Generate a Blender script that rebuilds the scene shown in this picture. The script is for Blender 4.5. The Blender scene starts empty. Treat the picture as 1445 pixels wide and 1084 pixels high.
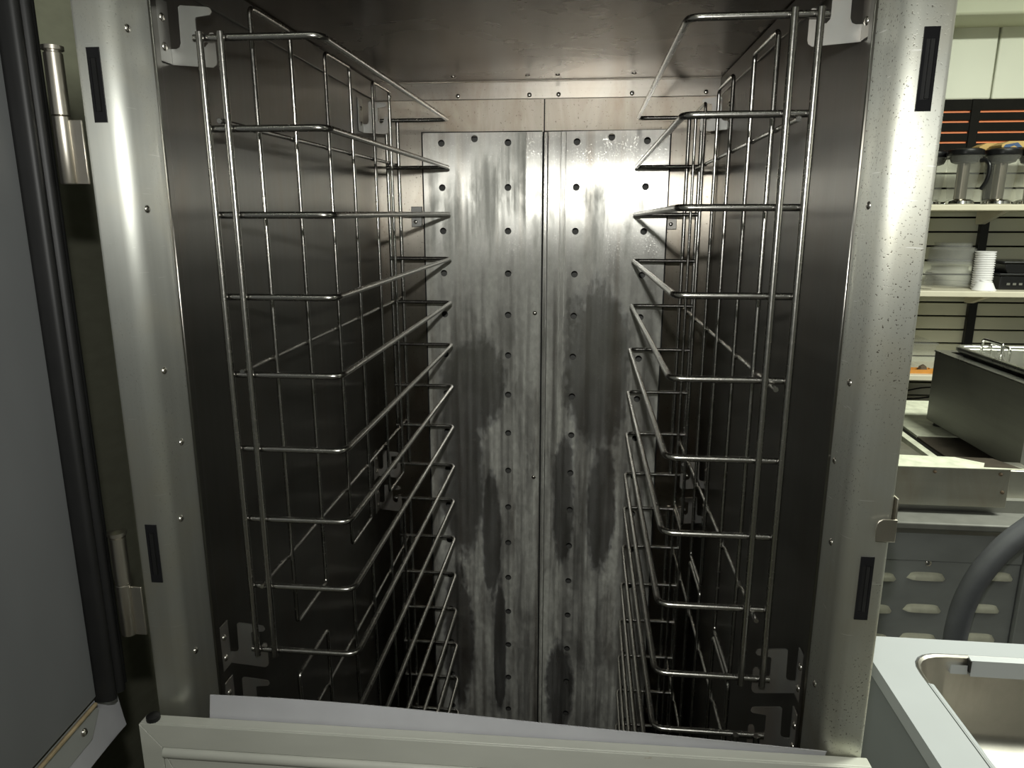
import bpy, bmesh, math, random
from mathutils import Vector, Matrix
random.seed(7)
S = bpy.context.scene
COL = S.collection

# ------------------------------------------------------------------ camera
IMG_W, IMG_H, FPX = 1445.0, 1084.0, 1008.2
CAM = Vector((0.0773, -0.6531, 1.5438))
YAW, PITCH, ROLL = 0.1006, 0.2263, 0.0005
_f = Vector((-math.sin(YAW) * math.cos(PITCH), math.cos(YAW) * math.cos(PITCH), -math.sin(PITCH)))
_r = Vector((math.cos(YAW), math.sin(YAW), 0)); _u = _r.cross(_f)
RT = math.cos(ROLL) * _r + math.sin(ROLL) * _u
UP = -math.sin(ROLL) * _r + math.cos(ROLL) * _u
FW = _f
cd = bpy.data.cameras.new('camera'); cam = bpy.data.objects.new('camera', cd); COL.objects.link(cam)
cam.matrix_world = Matrix((( RT.x, UP.x, -FW.x, CAM.x), (RT.y, UP.y, -FW.y, CAM.y), (RT.z, UP.z, -FW.z, CAM.z), (0, 0, 0, 1)))
cd.sensor_width = 36; cd.lens = FPX / IMG_W * 36; cd.clip_start = 0.01; cd.clip_end = 50
S.camera = cam
def ray(x, y): return FW + RT * ((x - IMG_W / 2) / FPX) - UP * ((y - IMG_H / 2) / FPX)
def onY(x, y, Y): d = ray(x, y); return CAM + d * ((Y - CAM.y) / d.y)
def onX(x, y, X): d = ray(x, y); return CAM + d * ((X - CAM.x) / d.x)
def onZ(x, y, Z): d = ray(x, y); return CAM + d * ((Z - CAM.z) / d.z)

# ------------------------------------------------------------------ world, lights, exposure
W = bpy.data.worlds.new('world'); S.world = W; W.use_nodes = True
W.node_tree.nodes['Background'].inputs[0].default_value = (0.9, 1.0, 0.85, 1)
W.node_tree.nodes['Background'].inputs[1].default_value = 0.01
S.view_settings.view_transform = 'Standard'; S.view_settings.look = 'None'
S.view_settings.gamma = 1.0; S.view_settings.use_curve_mapping = False
S.view_settings.exposure = 0.0
def area(name, loc, rot, sx, sy, power, col, spread=None):
    l = bpy.data.lights.new(name, 'AREA'); l.shape = 'RECTANGLE'; l.size = sx; l.size_y = sy
    l.energy = power; l.color = col
    if spread: l.spread = spread
    o = bpy.data.objects.new(name, l); COL.objects.link(o); o.location = loc; o.rotation_euler = rot
    return o
# the flash of the photographer's camera, 8 cm above the lens
fl = bpy.data.lights.new('camera_flash', 'SPOT'); fl.energy = 17.0; fl.color = (1.0, 1.0, 0.95)
fl.spot_size = math.radians(138); fl.spot_blend = 1.0; fl.shadow_soft_size = 0.008
flo = bpy.data.objects.new('camera_flash', fl); COL.objects.link(flo)
flo.location = (0.073, -0.648, 1.629)
flo.rotation_euler = Vector((-0.06, 1.0, -0.14)).to_track_quat('-Z', 'Y').to_euler()
# fluorescent ceiling lamps of the kitchen
area('ceiling_tube_light_over_shelves', (1.75, 0.60, 2.66), (0, 0, 0), 1.2, 0.3, 88, (0.96, 1.0, 0.86))
area('ceiling_tube_light_over_sink', (1.75, -0.35, 2.66), (0, 0, 0), 0.3, 1.2, 9, (0.96, 1.0, 0.86))
area('ceiling_tube_light_over_aisle', (-0.1, -1.30, 2.64), (0, 0, 0), 1.5, 0.10, 4.5, (0.96, 1.0, 0.88))

# ------------------------------------------------------------------ materials
def new_mat(name):
    m = bpy.data.materials.new(name); m.use_nodes = True
    nt = m.node_tree; b = nt.nodes['Principled BSDF']; return m, nt, b
def mapping(nt, scale, rot=(0, 0, 0)):
    tc = nt.nodes.new('ShaderNodeTexCoord'); mp = nt.nodes.new('ShaderNodeMapping')
    mp.inputs['Scale'].default_value = scale; mp.inputs['Rotation'].default_value = rot
    nt.links.new(tc.outputs['Object'], mp.inputs['Vector']); return mp.outputs[0]
def noise(nt, vec, scale, detail=3, rough=0.55, dist=0.0):
    n = nt.nodes.new('ShaderNodeTexNoise'); n.inputs['Scale'].default_value = scale
    n.inputs['Detail'].default_value = detail; n.inputs['Roughness'].default_value = rough
    n.inputs['Distortion'].default_value = dist
    nt.links.new(vec, n.inputs['Vector']); return n.outputs['Fac']
def ramp(nt, fac, stops):
    r = nt.nodes.new('ShaderNodeValToRGB'); e = r.color_ramp.elements
    while len(e) < len(stops): e.new(0.5)
    for i, (p, c) in enumerate(stops):
        e[i].position = p; e[i].color = (c[0], c[1], c[2], 1) if hasattr(c, '__len__') else (c, c, c, 1)
    nt.links.new(fac, r.inputs[0]); return r.outputs[0]
def mixc(nt, fac, a, b, mode='MIX'):
    m = nt.nodes.new('ShaderNodeMix'); m.data_type = 'RGBA'; m.blend_type = mode
    for s, v in ((0, fac), (6, a), (7, b)):
        if hasattr(v, 'links') or hasattr(v, 'is_linked'): nt.links.new(v, m.inputs[s])
        elif s == 0: m.inputs[0].default_value = v
        else: m.inputs[s].default_value = (v[0], v[1], v[2], 1)
    return m.outputs[2]
def math_n(nt, op, a, b=None, c=None, clamp=False):
    m = nt.nodes.new('ShaderNodeMath'); m.operation = op; m.use_clamp = clamp
    for i, v in enumerate((a, b, c)):
        if v is None: continue
        if hasattr(v, 'is_linked'): nt.links.new(v, m.inputs[i])
        else: m.inputs[i].default_value = v
    return m.outputs[0]
def bump(nt, b, h, strength, dist):
    n = nt.nodes.new('ShaderNodeBump'); n.inputs['Strength'].default_value = strength; n.inputs['Distance'].default_value = dist
    nt.links.new(h, n.inputs['Height']); nt.links.new(n.outputs[0], b.inputs['Normal'])
def plain(name, col, rough=0.5, metal=0.0, var=0.12, scale=30, trans=0.0, ior=1.45, bmp=0.0, coat=0.0, stretch=(1, 1, 1)):
    m, nt, b = new_mat(name)
    v = mapping(nt, stretch); n = noise(nt, v, scale)
    lo = [max(0, c * (1 - var)) for c in col]; hi = [min(1, c * (1 + var)) for c in col]
    nt.links.new(ramp(nt, n, [(0.3, lo), (0.7, hi)]), b.inputs['Base Color'])
    b.inputs['Metallic'].default_value = metal; b.inputs['Roughness'].default_value = rough
    b.inputs['Transmission Weight'].default_value = trans; b.inputs['IOR'].default_value = ior
    b.inputs['Coat Weight'].default_value = coat
    if bmp: bump(nt, b, n, bmp, 0.002)
    return m
def steel(name, col, rough, streak, aniso=0.0, dirt=None, dirt_amt=0.0, spots=0.0, rvar=0.12, bmp=0.04):
    """brushed stainless steel; streak = mapping scale, low along the brush lines"""
    m, nt, b = new_mat(name)
    v = mapping(nt, streak); n = noise(nt, v, 1.0, 4, 0.6)
    v2 = mapping(nt, (1, 1, 1)); n2 = noise(nt, v2, 7.0, 4, 0.6, 0.6)
    c = ramp(nt, n, [(0.3, [k * 0.82 for k in col]), (0.7, col)])
    c = mixc(nt, 0.5, c, ramp(nt, n2, [(0.3, [k * 0.8 for k in col]), (0.7, [min(1, k * 1.08) for k in col])]))
    if dirt:
        n3 = noise(nt, mapping(nt, (1.0, 1.0, 0.35)), 11.0, 5, 0.65, 0.8)
        c = mixc(nt, math_n(nt, 'MULTIPLY', ramp(nt, n3, [(0.46, 0), (0.68, 1)]), dirt_amt), c, dirt)
    if spots:
        n4 = noise(nt, v2, 260.0, 2, 0.5)
        c = mixc(nt, math_n(nt, 'MULTIPLY', ramp(nt, n4, [(0.66, 0), (0.70, 1)]), spots), c, (0.05, 0.04, 0.03))
    nt.links.new(c, b.inputs['Base Color'])
    b.inputs['Metallic'].default_value = 1.0
    r = math_n(nt, 'ADD', rough - rvar * 0.5, math_n(nt, 'MULTIPLY', n2, rvar))
    nt.links.new(r, b.inputs['Roughness'])
    if aniso:
        b.inputs['Anisotropic'].default_value = aniso
        t = nt.nodes.new('ShaderNodeTangent'); t.direction_type = 'RADIAL'; t.axis = 'Z'
        nt.links.new(t.outputs[0], b.inputs['Tangent'])
    if bmp: bump(nt, b, n, bmp, 0.001)
    return m

M = {}
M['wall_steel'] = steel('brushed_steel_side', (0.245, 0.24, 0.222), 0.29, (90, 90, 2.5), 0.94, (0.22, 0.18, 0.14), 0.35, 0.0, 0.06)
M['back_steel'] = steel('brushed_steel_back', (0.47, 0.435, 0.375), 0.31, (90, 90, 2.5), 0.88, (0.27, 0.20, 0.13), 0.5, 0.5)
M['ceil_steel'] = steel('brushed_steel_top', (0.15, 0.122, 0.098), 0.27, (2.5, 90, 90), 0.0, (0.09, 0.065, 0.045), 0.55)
M['trim_steel'] = steel('brushed_steel_trim', (0.48, 0.45, 0.40), 0.31, (3, 90, 90), 0.3, (0.30, 0.22, 0.15), 0.5, 0.3)
M['bracket'] = steel('galvanised_bracket', (0.44, 0.44, 0.42), 0.48, (20, 20, 20), 0.0, (0.36, 0.2, 0.08), 0.25)
M['hinge'] = steel('hinge_steel', (0.60, 0.57, 0.50), 0.36, (40, 40, 4), 0.0, (0.4, 0.3, 0.2), 0.3)
M['equip'] = steel('worn_stainless_equipment', (0.47, 0.46, 0.41), 0.42, (4, 30, 60), 0.0, (0.28, 0.21, 0.13), 0.35)
M['equip_dark'] = steel('dull_stainless_side', (0.38, 0.38, 0.355), 0.48, (30, 4, 60), 0.0)
M['pan'] = steel('steam_pan_steel', (0.70, 0.70, 0.66), 0.28, (10, 10, 10), 0.0)
M['basin'] = steel('sink_basin_steel', (0.52, 0.50, 0.46), 0.36, (30, 4, 30), 0.0, (0.3, 0.25, 0.2), 0.3)
M['screw'] = steel('screw_steel', (0.75, 0.72, 0.66), 0.25, (30, 30, 30))

def jamb_mat(name, tint, pit):
    m, nt, b = new_mat(name)
    v = mapping(nt, (1, 1, 1)); vs = mapping(nt, (70, 70, 2.0))
    n = noise(nt, vs, 1.0, 4, 0.6); n2 = noise(nt, v, 9.0, 5, 0.6, 0.5)
    c = ramp(nt, n, [(0.25, [k * 0.86 for k in tint]), (0.75, tint)])
    c = mixc(nt, math_n(nt, 'MULTIPLY', ramp(nt, n2, [(0.45, 0), (0.7, 1)]), 0.5), c, (0.52, 0.49, 0.38))
    pits = ramp(nt, noise(nt, mapping(nt, (1, 1, 0.8)), 620.0, 2, 0.5), [(0.63, 0), (0.70, 1)])
    where = ramp(nt, noise(nt, mapping(nt, (1, 1, 0.4)), 14.0, 3), [(0.45, 0), (0.6, 1)])
    pm = math_n(nt, 'MULTIPLY', math_n(nt, 'MULTIPLY', pits, where), pit)
    c = mixc(nt, pm, c, (0.06, 0.045, 0.03))
    scr = ramp(nt, noise(nt, mapping(nt, (25, 25, 420), (0, 0.25, 0)), 1.0, 2, 0.6, 0.3), [(0.70, 0), (0.73, 1)])
    c = mixc(nt, math_n(nt, 'MULTIPLY', scr, 0.75 * pit), c, (0.9, 0.9, 0.86))
    nt.links.new(c, b.inputs['Base Color']); b.inputs['Metallic'].default_value = 0.86
    r = math_n(nt, 'ADD', 0.38, math_n(nt, 'MULTIPLY', n2, 0.16)); nt.links.new(r, b.inputs['Roughness'])
    b.inputs['Anisotropic'].default_value = 0.85
    tg = nt.nodes.new('ShaderNodeTangent'); tg.direction_type = 'RADIAL'; tg.axis = 'Z'; nt.links.new(tg.outputs[0], b.inputs['Tangent'])
    h = math_n(nt, 'SUBTRACT', math_n(nt, 'MULTIPLY', n, 0.3), math_n(nt, 'MULTIPLY', pits, 0.8 * pit))
    bump(nt, b, h, 0.10, 0.0006)
    return m
M['jamb'] = jamb_mat('worn_front_frame_steel', (0.55, 0.56, 0.515), 0.3)
M['jamb_pitted'] = jamb_mat('pitted_front_frame_steel', (0.64, 0.65, 0.585), 0.9)

def panel_mat():
    """perforated panel: brushed steel under a milky scale film with wiped-off patches"""
    m, nt, b = new_mat('scale_stained_panel_steel')
    tc = nt.nodes.new('ShaderNodeTexCoord'); sp = nt.nodes.new('ShaderNodeSeparateXYZ')
    nt.links.new(tc.outputs['Object'], sp.inputs[0]); X, Z = sp.outputs[0], sp.outputs[2]
    warp = noise(nt, mapping(nt, (1, 1, 0.45)), 13.0, 4, 0.6, 0.4)
    fine = noise(nt, mapping(nt, (1, 1, 0.6)), 120.0, 3, 0.6)
    wv = math_n(nt, 'ADD', math_n(nt, 'MULTIPLY', math_n(nt, 'SUBTRACT', warp, 0.5), 2.0),
                math_n(nt, 'MULTIPLY', math_n(nt, 'SUBTRACT', fine, 0.5), 0.9))
    clean = None
    # patches that were wiped clean: centre x, z, half-width, half-height
    for cx, cz, rx, rz in ((-0.128, 1.235, 0.058, 0.090), (-0.152, 1.06, 0.042, 0.18), (-0.078, 0.68, 0.013, 0.15), (-0.095, 0.93, 0.018, 0.14),
                           (0.104, 1.275, 0.060, 0.150), (0.118, 1.00, 0.028, 0.125), (0.047, 1.02, 0.021, 0.145), (0.045, 0.60, 0.030, 0.10), (-0.165, 0.72, 0.03, 0.16)):
        d = math_n(nt, 'ADD', math_n(nt, 'POWER', math_n(nt, 'MULTIPLY', math_n(nt, 'SUBTRACT', X, cx), 1 / rx), 2.0),
                   math_n(nt, 'POWER', math_n(nt, 'MULTIPLY', math_n(nt, 'SUBTRACT', Z, cz), 1 / rz), 2.0))
        d = math_n(nt, 'ADD', d, wv)
        k = math_n(nt, 'SUBTRACT', 1.25, d, clamp=True)
        clean = k if clean is None else math_n(nt, 'MAXIMUM', clean, k)
    clean = ramp(nt, clean, [(0.0, 0), (0.45, 1)])
    # film grows below the upper third of the panel
    zz = math_n(nt, 'ADD', Z, math_n(nt, 'MULTIPLY', math_n(nt, 'SUBTRACT', warp, 0.5), 0.5))
    zz = math_n(nt, 'SUBTRACT', zz, math_n(nt, 'MULTIPLY', math_n(nt, 'LESS_THAN', X, -0.03), 0.17))
    up = nt.nodes.new('ShaderNodeMapRange'); up.inputs[1].default_value = 1.62; up.inputs[2].default_value = 1.42
    nt.links.new(zz, up.inputs[0])
    streak = noise(nt, mapping(nt, (70, 70, 1.6)), 1.0, 4, 0.6)
    film = math_n(nt, 'MULTIPLY', up.outputs[0], math_n(nt, 'SUBTRACT', 1.0, math_n(nt, 'MULTIPLY', clean, 0.74)))
    film = math_n(nt, 'MULTIPLY', film, ramp(nt, streak, [(0.32, 0.30), (0.62, 1.0)]))
    cloud = noise(nt, mapping(nt, (1, 1, 0.25)), 26.0, 5, 0.65, 0.5)
    film = math_n(nt, 'MULTIPLY', film, ramp(nt, cloud, [(0.36, 0.45), (0.58, 1.0)]))
    film = math_n(nt, 'MULTIPLY', film, math_n(nt, 'ADD', 0.75, math_n(nt, 'MULTIPLY', fine, 0.5)), clamp=True)
    # faint film with brown runs on the upper part
    runs = ramp(nt, noise(nt, mapping(nt, (34, 34, 1.1)), 1.0, 4, 0.55, 0.3), [(0.50, 0), (0.66, 1)])
    met = mixc(nt, math_n(nt, 'MULTIPLY', runs, 0.45), ramp(nt, streak, [(0.3, (0.52, 0.51, 0.48)), (0.7, (0.66, 0.65, 0.61))]), (0.34, 0.27, 0.20))
    spk = ramp(nt, noise(nt, mapping(nt, (1, 1, 1)), 420.0, 2), [(0.64, 0), (0.69, 1)])
    met = mixc(nt, math_n(nt, 'MULTIPLY', spk, 0.6), met, (0.85, 0.84, 0.8))
    fc = ramp(nt, fine, [(0.3, (0.52, 0.525, 0.47)), (0.7, (0.70, 0.705, 0.64))])
    fc = mixc(nt, math_n(nt, 'MULTIPLY', clean, 0.8), fc, (0.40, 0.43, 0.46))
    nt.links.new(mixc(nt, film, met, fc), b.inputs['Base Color'])
    nt.links.new(math_n(nt, 'SUBTRACT', 1.0, math_n(nt, 'MULTIPLY', film, 0.95)), b.inputs['Metallic'])
    nt.links.new(math_n(nt, 'ADD', 0.275, math_n(nt, 'MULTIPLY', film, 0.36)), b.inputs['Roughness'])
    b.inputs['Anisotropic'].default_value = 0.9
    t = nt.nodes.new('ShaderNodeTangent'); t.direction_type = 'RADIAL'; t.axis = 'Z'; nt.links.new(t.outputs[0], b.inputs['Tangent'])
    bump(nt, b, math_n(nt, 'ADD', streak, math_n(nt, 'MULTIPLY', spk, 0.4)), 0.08, 0.001)
    return m
M['panel'] = panel_mat()

def wire_mat():
    m, nt, b = new_mat('chromed_wire')
    n = noise(nt, mapping(nt, (1, 1, 1)), 42.0, 4, 0.6)
    c = mixc(nt, ramp(nt, n, [(0.70, 0), (0.76, 1)]), (0.43, 0.42, 0.395), (0.28, 0.14, 0.05))
    n2 = noise(nt, mapping(nt, (1, 1, 1)), 300.0, 2)
    c = mixc(nt, math_n(nt, 'MULTIPLY', ramp(nt, n2, [(0.5, 0), (0.7, 1)]), 0.3), c, (0.35, 0.32, 0.27))
    nt.links.new(c, b.inputs['Base Color']); b.inputs['Metallic'].default_value = 1.0
    nt.links.new(math_n(nt, 'ADD', 0.17, math_n(nt, 'MULTIPLY', n2, 0.16)), b.inputs['Roughness'])
    bump(nt, b, n2, 0.05, 0.0006)
    return m
M['wire'] = wire_mat()
M['hole'] = plain('dark_gap_fill', (0.015, 0.015, 0.014), 0.7)  # near-black fill that paints the dark of gaps and seams
M['duct'] = plain('dull_duct_steel', (0.13, 0.13, 0.12), 0.6, 0.3)
M['rubber'] = plain('black_rubber', (0.009, 0.009, 0.009), 0.5, var=0.2)
M['black_plastic'] = plain('black_plastic', (0.008, 0.008, 0.009), 0.3)
M['black_paint'] = plain('black_paint', (0.010, 0.0095, 0.008), 0.75)
M['door_inner'] = plain('grey_door_liner', (0.135, 0.14, 0.142), 0.5, 0.0, 0.14, 6, stretch=(1, 1, 0.3))
M['cream_metal'] = plain('beige_enamelled_metal', (0.48, 0.485, 0.43), 0.42, 0, 0.08, 22, stretch=(0.3, 1, 1))
def spots(m, col, scale, lo, amt):
    nt = m.node_tree; b = nt.nodes['Principled BSDF']; src = b.inputs['Base Color'].links[0].from_socket
    n = noise(nt, mapping(nt, (1, 1, 1.6)), scale, 4, 0.6, 0.4)
    nt.links.new(mixc(nt, math_n(nt, 'MULTIPLY', ramp(nt, n, [(lo, 0), (lo + 0.05, 1)]), amt), src, col), b.inputs['Base Color'])
spots(M['cream_metal'], (0.24, 0.14, 0.06), 38.0, 0.70, 0.55)
M['flap'] = plain('white_vinyl_strip', (0.46, 0.46, 0.48), 0.45, 0, 0.05, 20)
M['flap_clear'] = plain('cloudy_vinyl_strip', (0.34, 0.35, 0.33), 0.4, 0, 0.05, 20)
M['brass_trim'] = plain('tan_trim', (0.42, 0.33, 0.20), 0.35, 0.3, 0.2, 60)
M['wall_paint'] = plain('white_wall_board', (0.80, 0.82, 0.70), 0.45, 0, 0.02, 5)
M['black_paint'].node_tree.nodes['Principled BSDF'].inputs['Specular IOR Level'].default_value = 0.15
M['soffit'] = plain('cream_soffit_paint', (0.62, 0.64, 0.48), 0.6, 0, 0.03, 5)
M['slat'] = plain('pale_slatwall', (0.66, 0.66, 0.55), 0.5, 0, 0.05, 9, stretch=(0.2, 1, 1))
M['room_wall'] = plain('dull_kitchen_wall', (0.16, 0.16, 0.14), 0.7, 0, 0.05, 5)
M['floor'] = plain('kitchen_floor', (0.10, 0.09, 0.08), 0.5, 0, 0.2, 9)
M['left_wall'] = plain('greenish_wall_panel', (0.24, 0.24, 0.18), 0.5, 0.0, 0.08, 16, stretch=(1, 1, 3))
M['orange'] = plain('orange_board', (1.0, 0.30, 0.12), 0.5, 0, 0.02)
M['shelf'] = plain('almond_shelf_laminate', (0.62, 0.58, 0.46), 0.4, 0, 0.05, 12)
M['chrome'] = plain('chrome', (0.8, 0.8, 0.78), 0.12, 1.0, 0.03)
M['column'] = plain('satin_steel_column', (0.27, 0.24, 0.19), 0.3, 1.0, 0.05)
def clear_mat(name, tint, mixf, rough=0.05):
    m, nt, b = new_mat(name)
    n = noise(nt, mapping(nt, (1, 1, 1)), 40.0); nt.links.new(ramp(nt, n, [(0.3, [k * 0.9 for k in tint]), (0.7, tint)]), b.inputs['Base Color'])
    b.inputs['Roughness'].default_value = rough; b.inputs['IOR'].default_value = 1.45
    b.inputs['Alpha'].default_value = mixf
    b.inputs['Coat Weight'].default_value = 0.5
    return m
M['clear'] = clear_mat('clear_acrylic', (0.50, 0.50, 0.46), 0.09)
M['clear_grey'] = clear_mat('clear_food_container_plastic', (0.42, 0.42, 0.41), 0.17)
M['white_plastic'] = plain('white_plastic', (0.86, 0.85, 0.86), 0.35, 0, 0.03)
M['card'] = plain('brown_cardboard', (0.58, 0.40, 0.15), 0.7, 0, 0.08)
M['blue_print'] = plain('blue_print', (0.05, 0.10, 0.22), 0.6)
M['wood'] = plain('orange_brown_tray', (0.55, 0.24, 0.05), 0.45, 0, 0.15, 20)
M['hose'] = plain('grey_rubber_hose', (0.09, 0.093, 0.103), 0.5, 0, 0.08)
M['sink_paint'] = plain('pale_grey_enamel', (0.36, 0.375, 0.395), 0.42, 0, 0.04, 6)
M['sink_side'] = plain('grey_panel_enamel', (0.20, 0.212, 0.222), 0.45, 0, 0.05, 6)
M['scuff'] = plain('worn_white_ledge', (0.50, 0.51, 0.41), 0.45, 0, 0.18, 40)
M['rust'] = plain('rust_brown', (0.10, 0.07, 0.045), 0.8, 0, 0.3, 40)
M['louver'] = plain('dusty_louver', (0.50, 0.49, 0.40), 0.55, 0.2, 0.12, 40)
M['panel_grey'] = plain('louver_panel_enamel', (0.28, 0.29, 0.285), 0.45, 0.2, 0.12, 14, stretch=(0.5, 1, 1))
M['greasy'] = plain('greasy_dark_deck', (0.06, 0.05, 0.04), 0.35, 0.3, 0.3, 30)

# ------------------------------------------------------------------ mesh helpers
class MB:
    def __init__(s): s.v = []; s.f = []
    def add(s, vs, fs):
        o = len(s.v); s.v += [tuple(v) for v in vs]; s.f += [tuple(i + o for i in f) for f in fs]; return s
    def box(s, x0, x1, y0, y1, z0, z1):
        v = [(x, y, z) for z in (z0, z1) for y in (y0, y1) for x in (x0, x1)]
        return s.add(v, [(0, 2, 3, 1), (4, 5, 7, 6), (0, 1, 5, 4), (2, 6, 7, 3), (0, 4, 6, 2), (1, 3, 7, 5)])
    def prism(s, pts, fn, a, b):
        """extrude the 2-D outline pts between a and b; fn(u, v, w) -> xyz"""
        n = len(pts)
        v = [fn(u, w, a) for u, w in pts] + [fn(u, w, b) for u, w in pts]
        f = [tuple(range(n))[::-1], tuple(range(n, 2 * n))] + [(i, (i + 1) % n, n + (i + 1) % n, n + i) for i in range(n)]
        return s.add(v, f)
    def tube(s, path, r, n=8, closed=False):
        P = [Vector(p) for p in path]; m = len(P); rings = []
        ref = None
        for i, p in enumerate(P):
            if closed: t = (P[(i + 1) % m] - P[i - 1])
            else: t = P[min(i + 1, m - 1)] - P[max(i - 1, 0)]
            t.normalize()
            if ref is None:
                ref = t.orthogonal().normalized()
            else:
                ref = (ref - t * ref.dot(t)); ref = ref.normalized() if ref.length > 1e-6 else t.orthogonal().normalized()
            q = t.cross(ref)
            rr = r[i] if hasattr(r, '__len__') else r
            rings.append([p + (ref * math.cos(2 * math.pi * k / n) + q * math.sin(2 * math.pi * k / n)) * rr for k in range(n)])
        v = [c for ring in rings for c in ring]; f = []
        for i in range(m if closed else m - 1):
            j = (i + 1) % m
            for k in range(n): f.append((i * n + k, i * n + (k + 1) % n, j * n + (k + 1) % n, j * n + k))
        if not closed: f += [tuple(range(n))[::-1], tuple(range((m - 1) * n, m * n))]
        return s.add(v, f)
    def lathe(s, prof, c, n=20, axis='z', cap=True):
        """prof: (radius, height) pairs"""
        v = []; f = []; m = len(prof)
        for r, h in prof:
            for k in range(n):
                a = 2 * math.pi * k / n; u, w = r * math.cos(a), r * math.sin(a)
                v.append({'z': (c[0] + u, c[1] + w, c[2] + h), 'y': (c[0] + u, c[1] + h, c[2] - w), 'x': (c[0] + h, c[1] + u, c[2] + w)}[axis])
        for i in range(m - 1):
            for k in range(n): f.append((i * n + k, i * n + (k + 1) % n, (i + 1) * n + (k + 1) % n, (i + 1) * n + k))
        if cap: f += [tuple(range(n))[::-1], tuple(range((m - 1) * n, m * n))]
        return s.add(v, f)
    def mesh(s, name, smooth=None):
        me = bpy.data.meshes.new(name); me.from_pydata(s.v, [], s.f); me.update()
        bm = bmesh.new(); bm.from_mesh(me); bmesh.ops.recalc_face_normals(bm, faces=bm.faces); bm.to_mesh(me); bm.free()
        if smooth is not None:
            for p in me.polygons: p.use_smooth = True
            me.set_sharp_from_angle(angle=math.radians(smooth))
        return me
ORG = {}
def org(o): return ORG.get(o.name, Vector((0, 0, 0))) if o else Vector((0, 0, 0))
def build(mb, name, mat, parent=None, smooth=None, bevel=0.0, at=None, local=False, seg=2):
    """one mesh object; vertices are world positions unless local"""
    base = Vector(at) if at is not None else (org(parent) if parent else Vector((0, 0, 0)))
    if not local: mb.v = [tuple(Vector(v) - base) for v in mb.v]
    me = mb.mesh(name, smooth if smooth is not None else (35 if bevel else None))
    me.materials.append(M[mat])
    o = bpy.data.objects.new(name, me); COL.objects.link(o)
    if local: o.location = Vector(at) if at is not None else (0, 0, 0)
    else: o.location = base - org(parent) if parent else base
    ORG[o.name] = base if not local else Vector((0, 0, 0))
    if parent: o.parent = parent
    if bevel:
        bv = o.modifiers.new('bevel', 'BEVEL'); bv.width = bevel; bv.segments = seg; bv.limit_method = 'ANGLE'; bv.angle_limit = math.radians(40)
    return o
def thing(name, loc, label, cat, group=None):
    o = bpy.data.objects.new(name, None); COL.objects.link(o); o.location = loc; o.empty_display_size = 0.05
    ORG[o.name] = Vector(loc); tag(o, label, cat, group); return o
def tag(o, label=None, cat=None, group=None, kind=None):
    if label: o['label'] = label
    if cat: o['category'] = cat
    if group: o['group'] = group
    if kind: o['kind'] = kind
    return o
def share(name, src, parent, loc):
    o = bpy.data.objects.new(name, src.data); COL.objects.link(o); o.parent = parent; o.location = loc
    for md in src.modifiers:
        if md.type == 'BEVEL':
            bv = o.modifiers.new('bevel', 'BEVEL'); bv.width = md.width; bv.segments = md.segments; bv.limit_method = 'ANGLE'; bv.angle_limit = md.angle_limit
    return o
def fillet(pts, r, seg=5, closed=False):
    P = [Vector(p) for p in pts]; n = len(P); out = []
    for i, p in enumerate(P):
        if not closed and i in (0, n - 1): out.append(p); continue
        a = (P[i - 1] - p); b = (P[(i + 1) % n] - p)
        rr = min(r, a.length * 0.45, b.length * 0.45); a.normalize(); b.normalize()
        s0, s1 = p + a * rr, p + b * rr
        for k in range(seg + 1):
            t = k / seg; out.append(s0 * (1 - t) ** 2 + p * 2 * t * (1 - t) + s1 * t * t)
    return out

# ------------------------------------------------------------------ the room
def struct(mb, name, mat, label, cat, bevel=0.0):
    o = build(mb, name, mat, bevel=bevel); tag(o, label, cat, kind='structure'); return o
struct(MB().box(-0.95, 3.0, -3.0, 2.62, -0.05, 0), 'floor', 'floor', 'dark kitchen floor under the steel cabinet', 'floor')
struct(MB().box(-0.95, 3.0, -3.0, 2.62, 2.7, 2.75), 'ceiling', 'room_wall', 'kitchen ceiling above the steel cabinet', 'ceiling')
struct(MB().box(-0.95, -0.88, -3.0, 2.62, 0, 2.7), 'wall_left', 'left_wall', 'pale greenish wall panel seen in the gap behind the open door', 'wall')
struct(MB().box(3.0, 3.05, -3.0, 2.62, 0, 2.7), 'wall_right', 'room_wall', 'kitchen wall on the right, beyond the sink', 'wall')
struct(MB().box(-0.95, 3.0, -3.05, -3.0, 0, 2.7), 'wall_front', 'room_wall', 'kitchen wall behind the photographer', 'wall')
wb = struct(MB().box(-0.88, 3.0, 2.53, 2.62, 0, 2.7), 'wall_back', 'black_paint', 'far kitchen wall with white boards above pale horizontal slats', 'wall')
struct(MB().box(-0.88, 0.44, 0.73, 0.83, 0, 2.7), 'wall_light_blocker', 'room_wall', 'dark wall added behind the steel cabinet to block lamp light', 'wall')  # added wall, keeps the shelf lamp's light out of the left gap
PIT = 0.0575
z0s = 1.7252
sl = None
for k in range(-1, 21):
    zt = z0s - PIT * k
    if sl is None:
        sl = build(MB().box(-1.0, 1.0, -0.010, 0.010, 0.0035 - PIT, -0.0035), 'slat', 'slat', wb, at=(2.0, 2.51, zt), local=True, bevel=0.0015)
    else: share('slat', sl, wb, (2.0, 2.51, zt))
xs = 1.637
build(MB().box(1.0, xs - 0.002, 2.485, 2.53, 2.003, 2.33), 'board', 'wall_paint', wb, bevel=0.006)
pts = [(xs + 0.002, 2.003), (2.9, 2.003), (2.9, 2.33), (xs + 0.07, 2.33), (xs + 0.05, 2.312), (xs + 0.022, 2.296), (xs + 0.006, 2.27)]
build(MB().prism(pts, lambda u, w, t: (u, t, w), 2.485, 2.53), 'board', 'wall_paint', wb, bevel=0.004)
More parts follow.
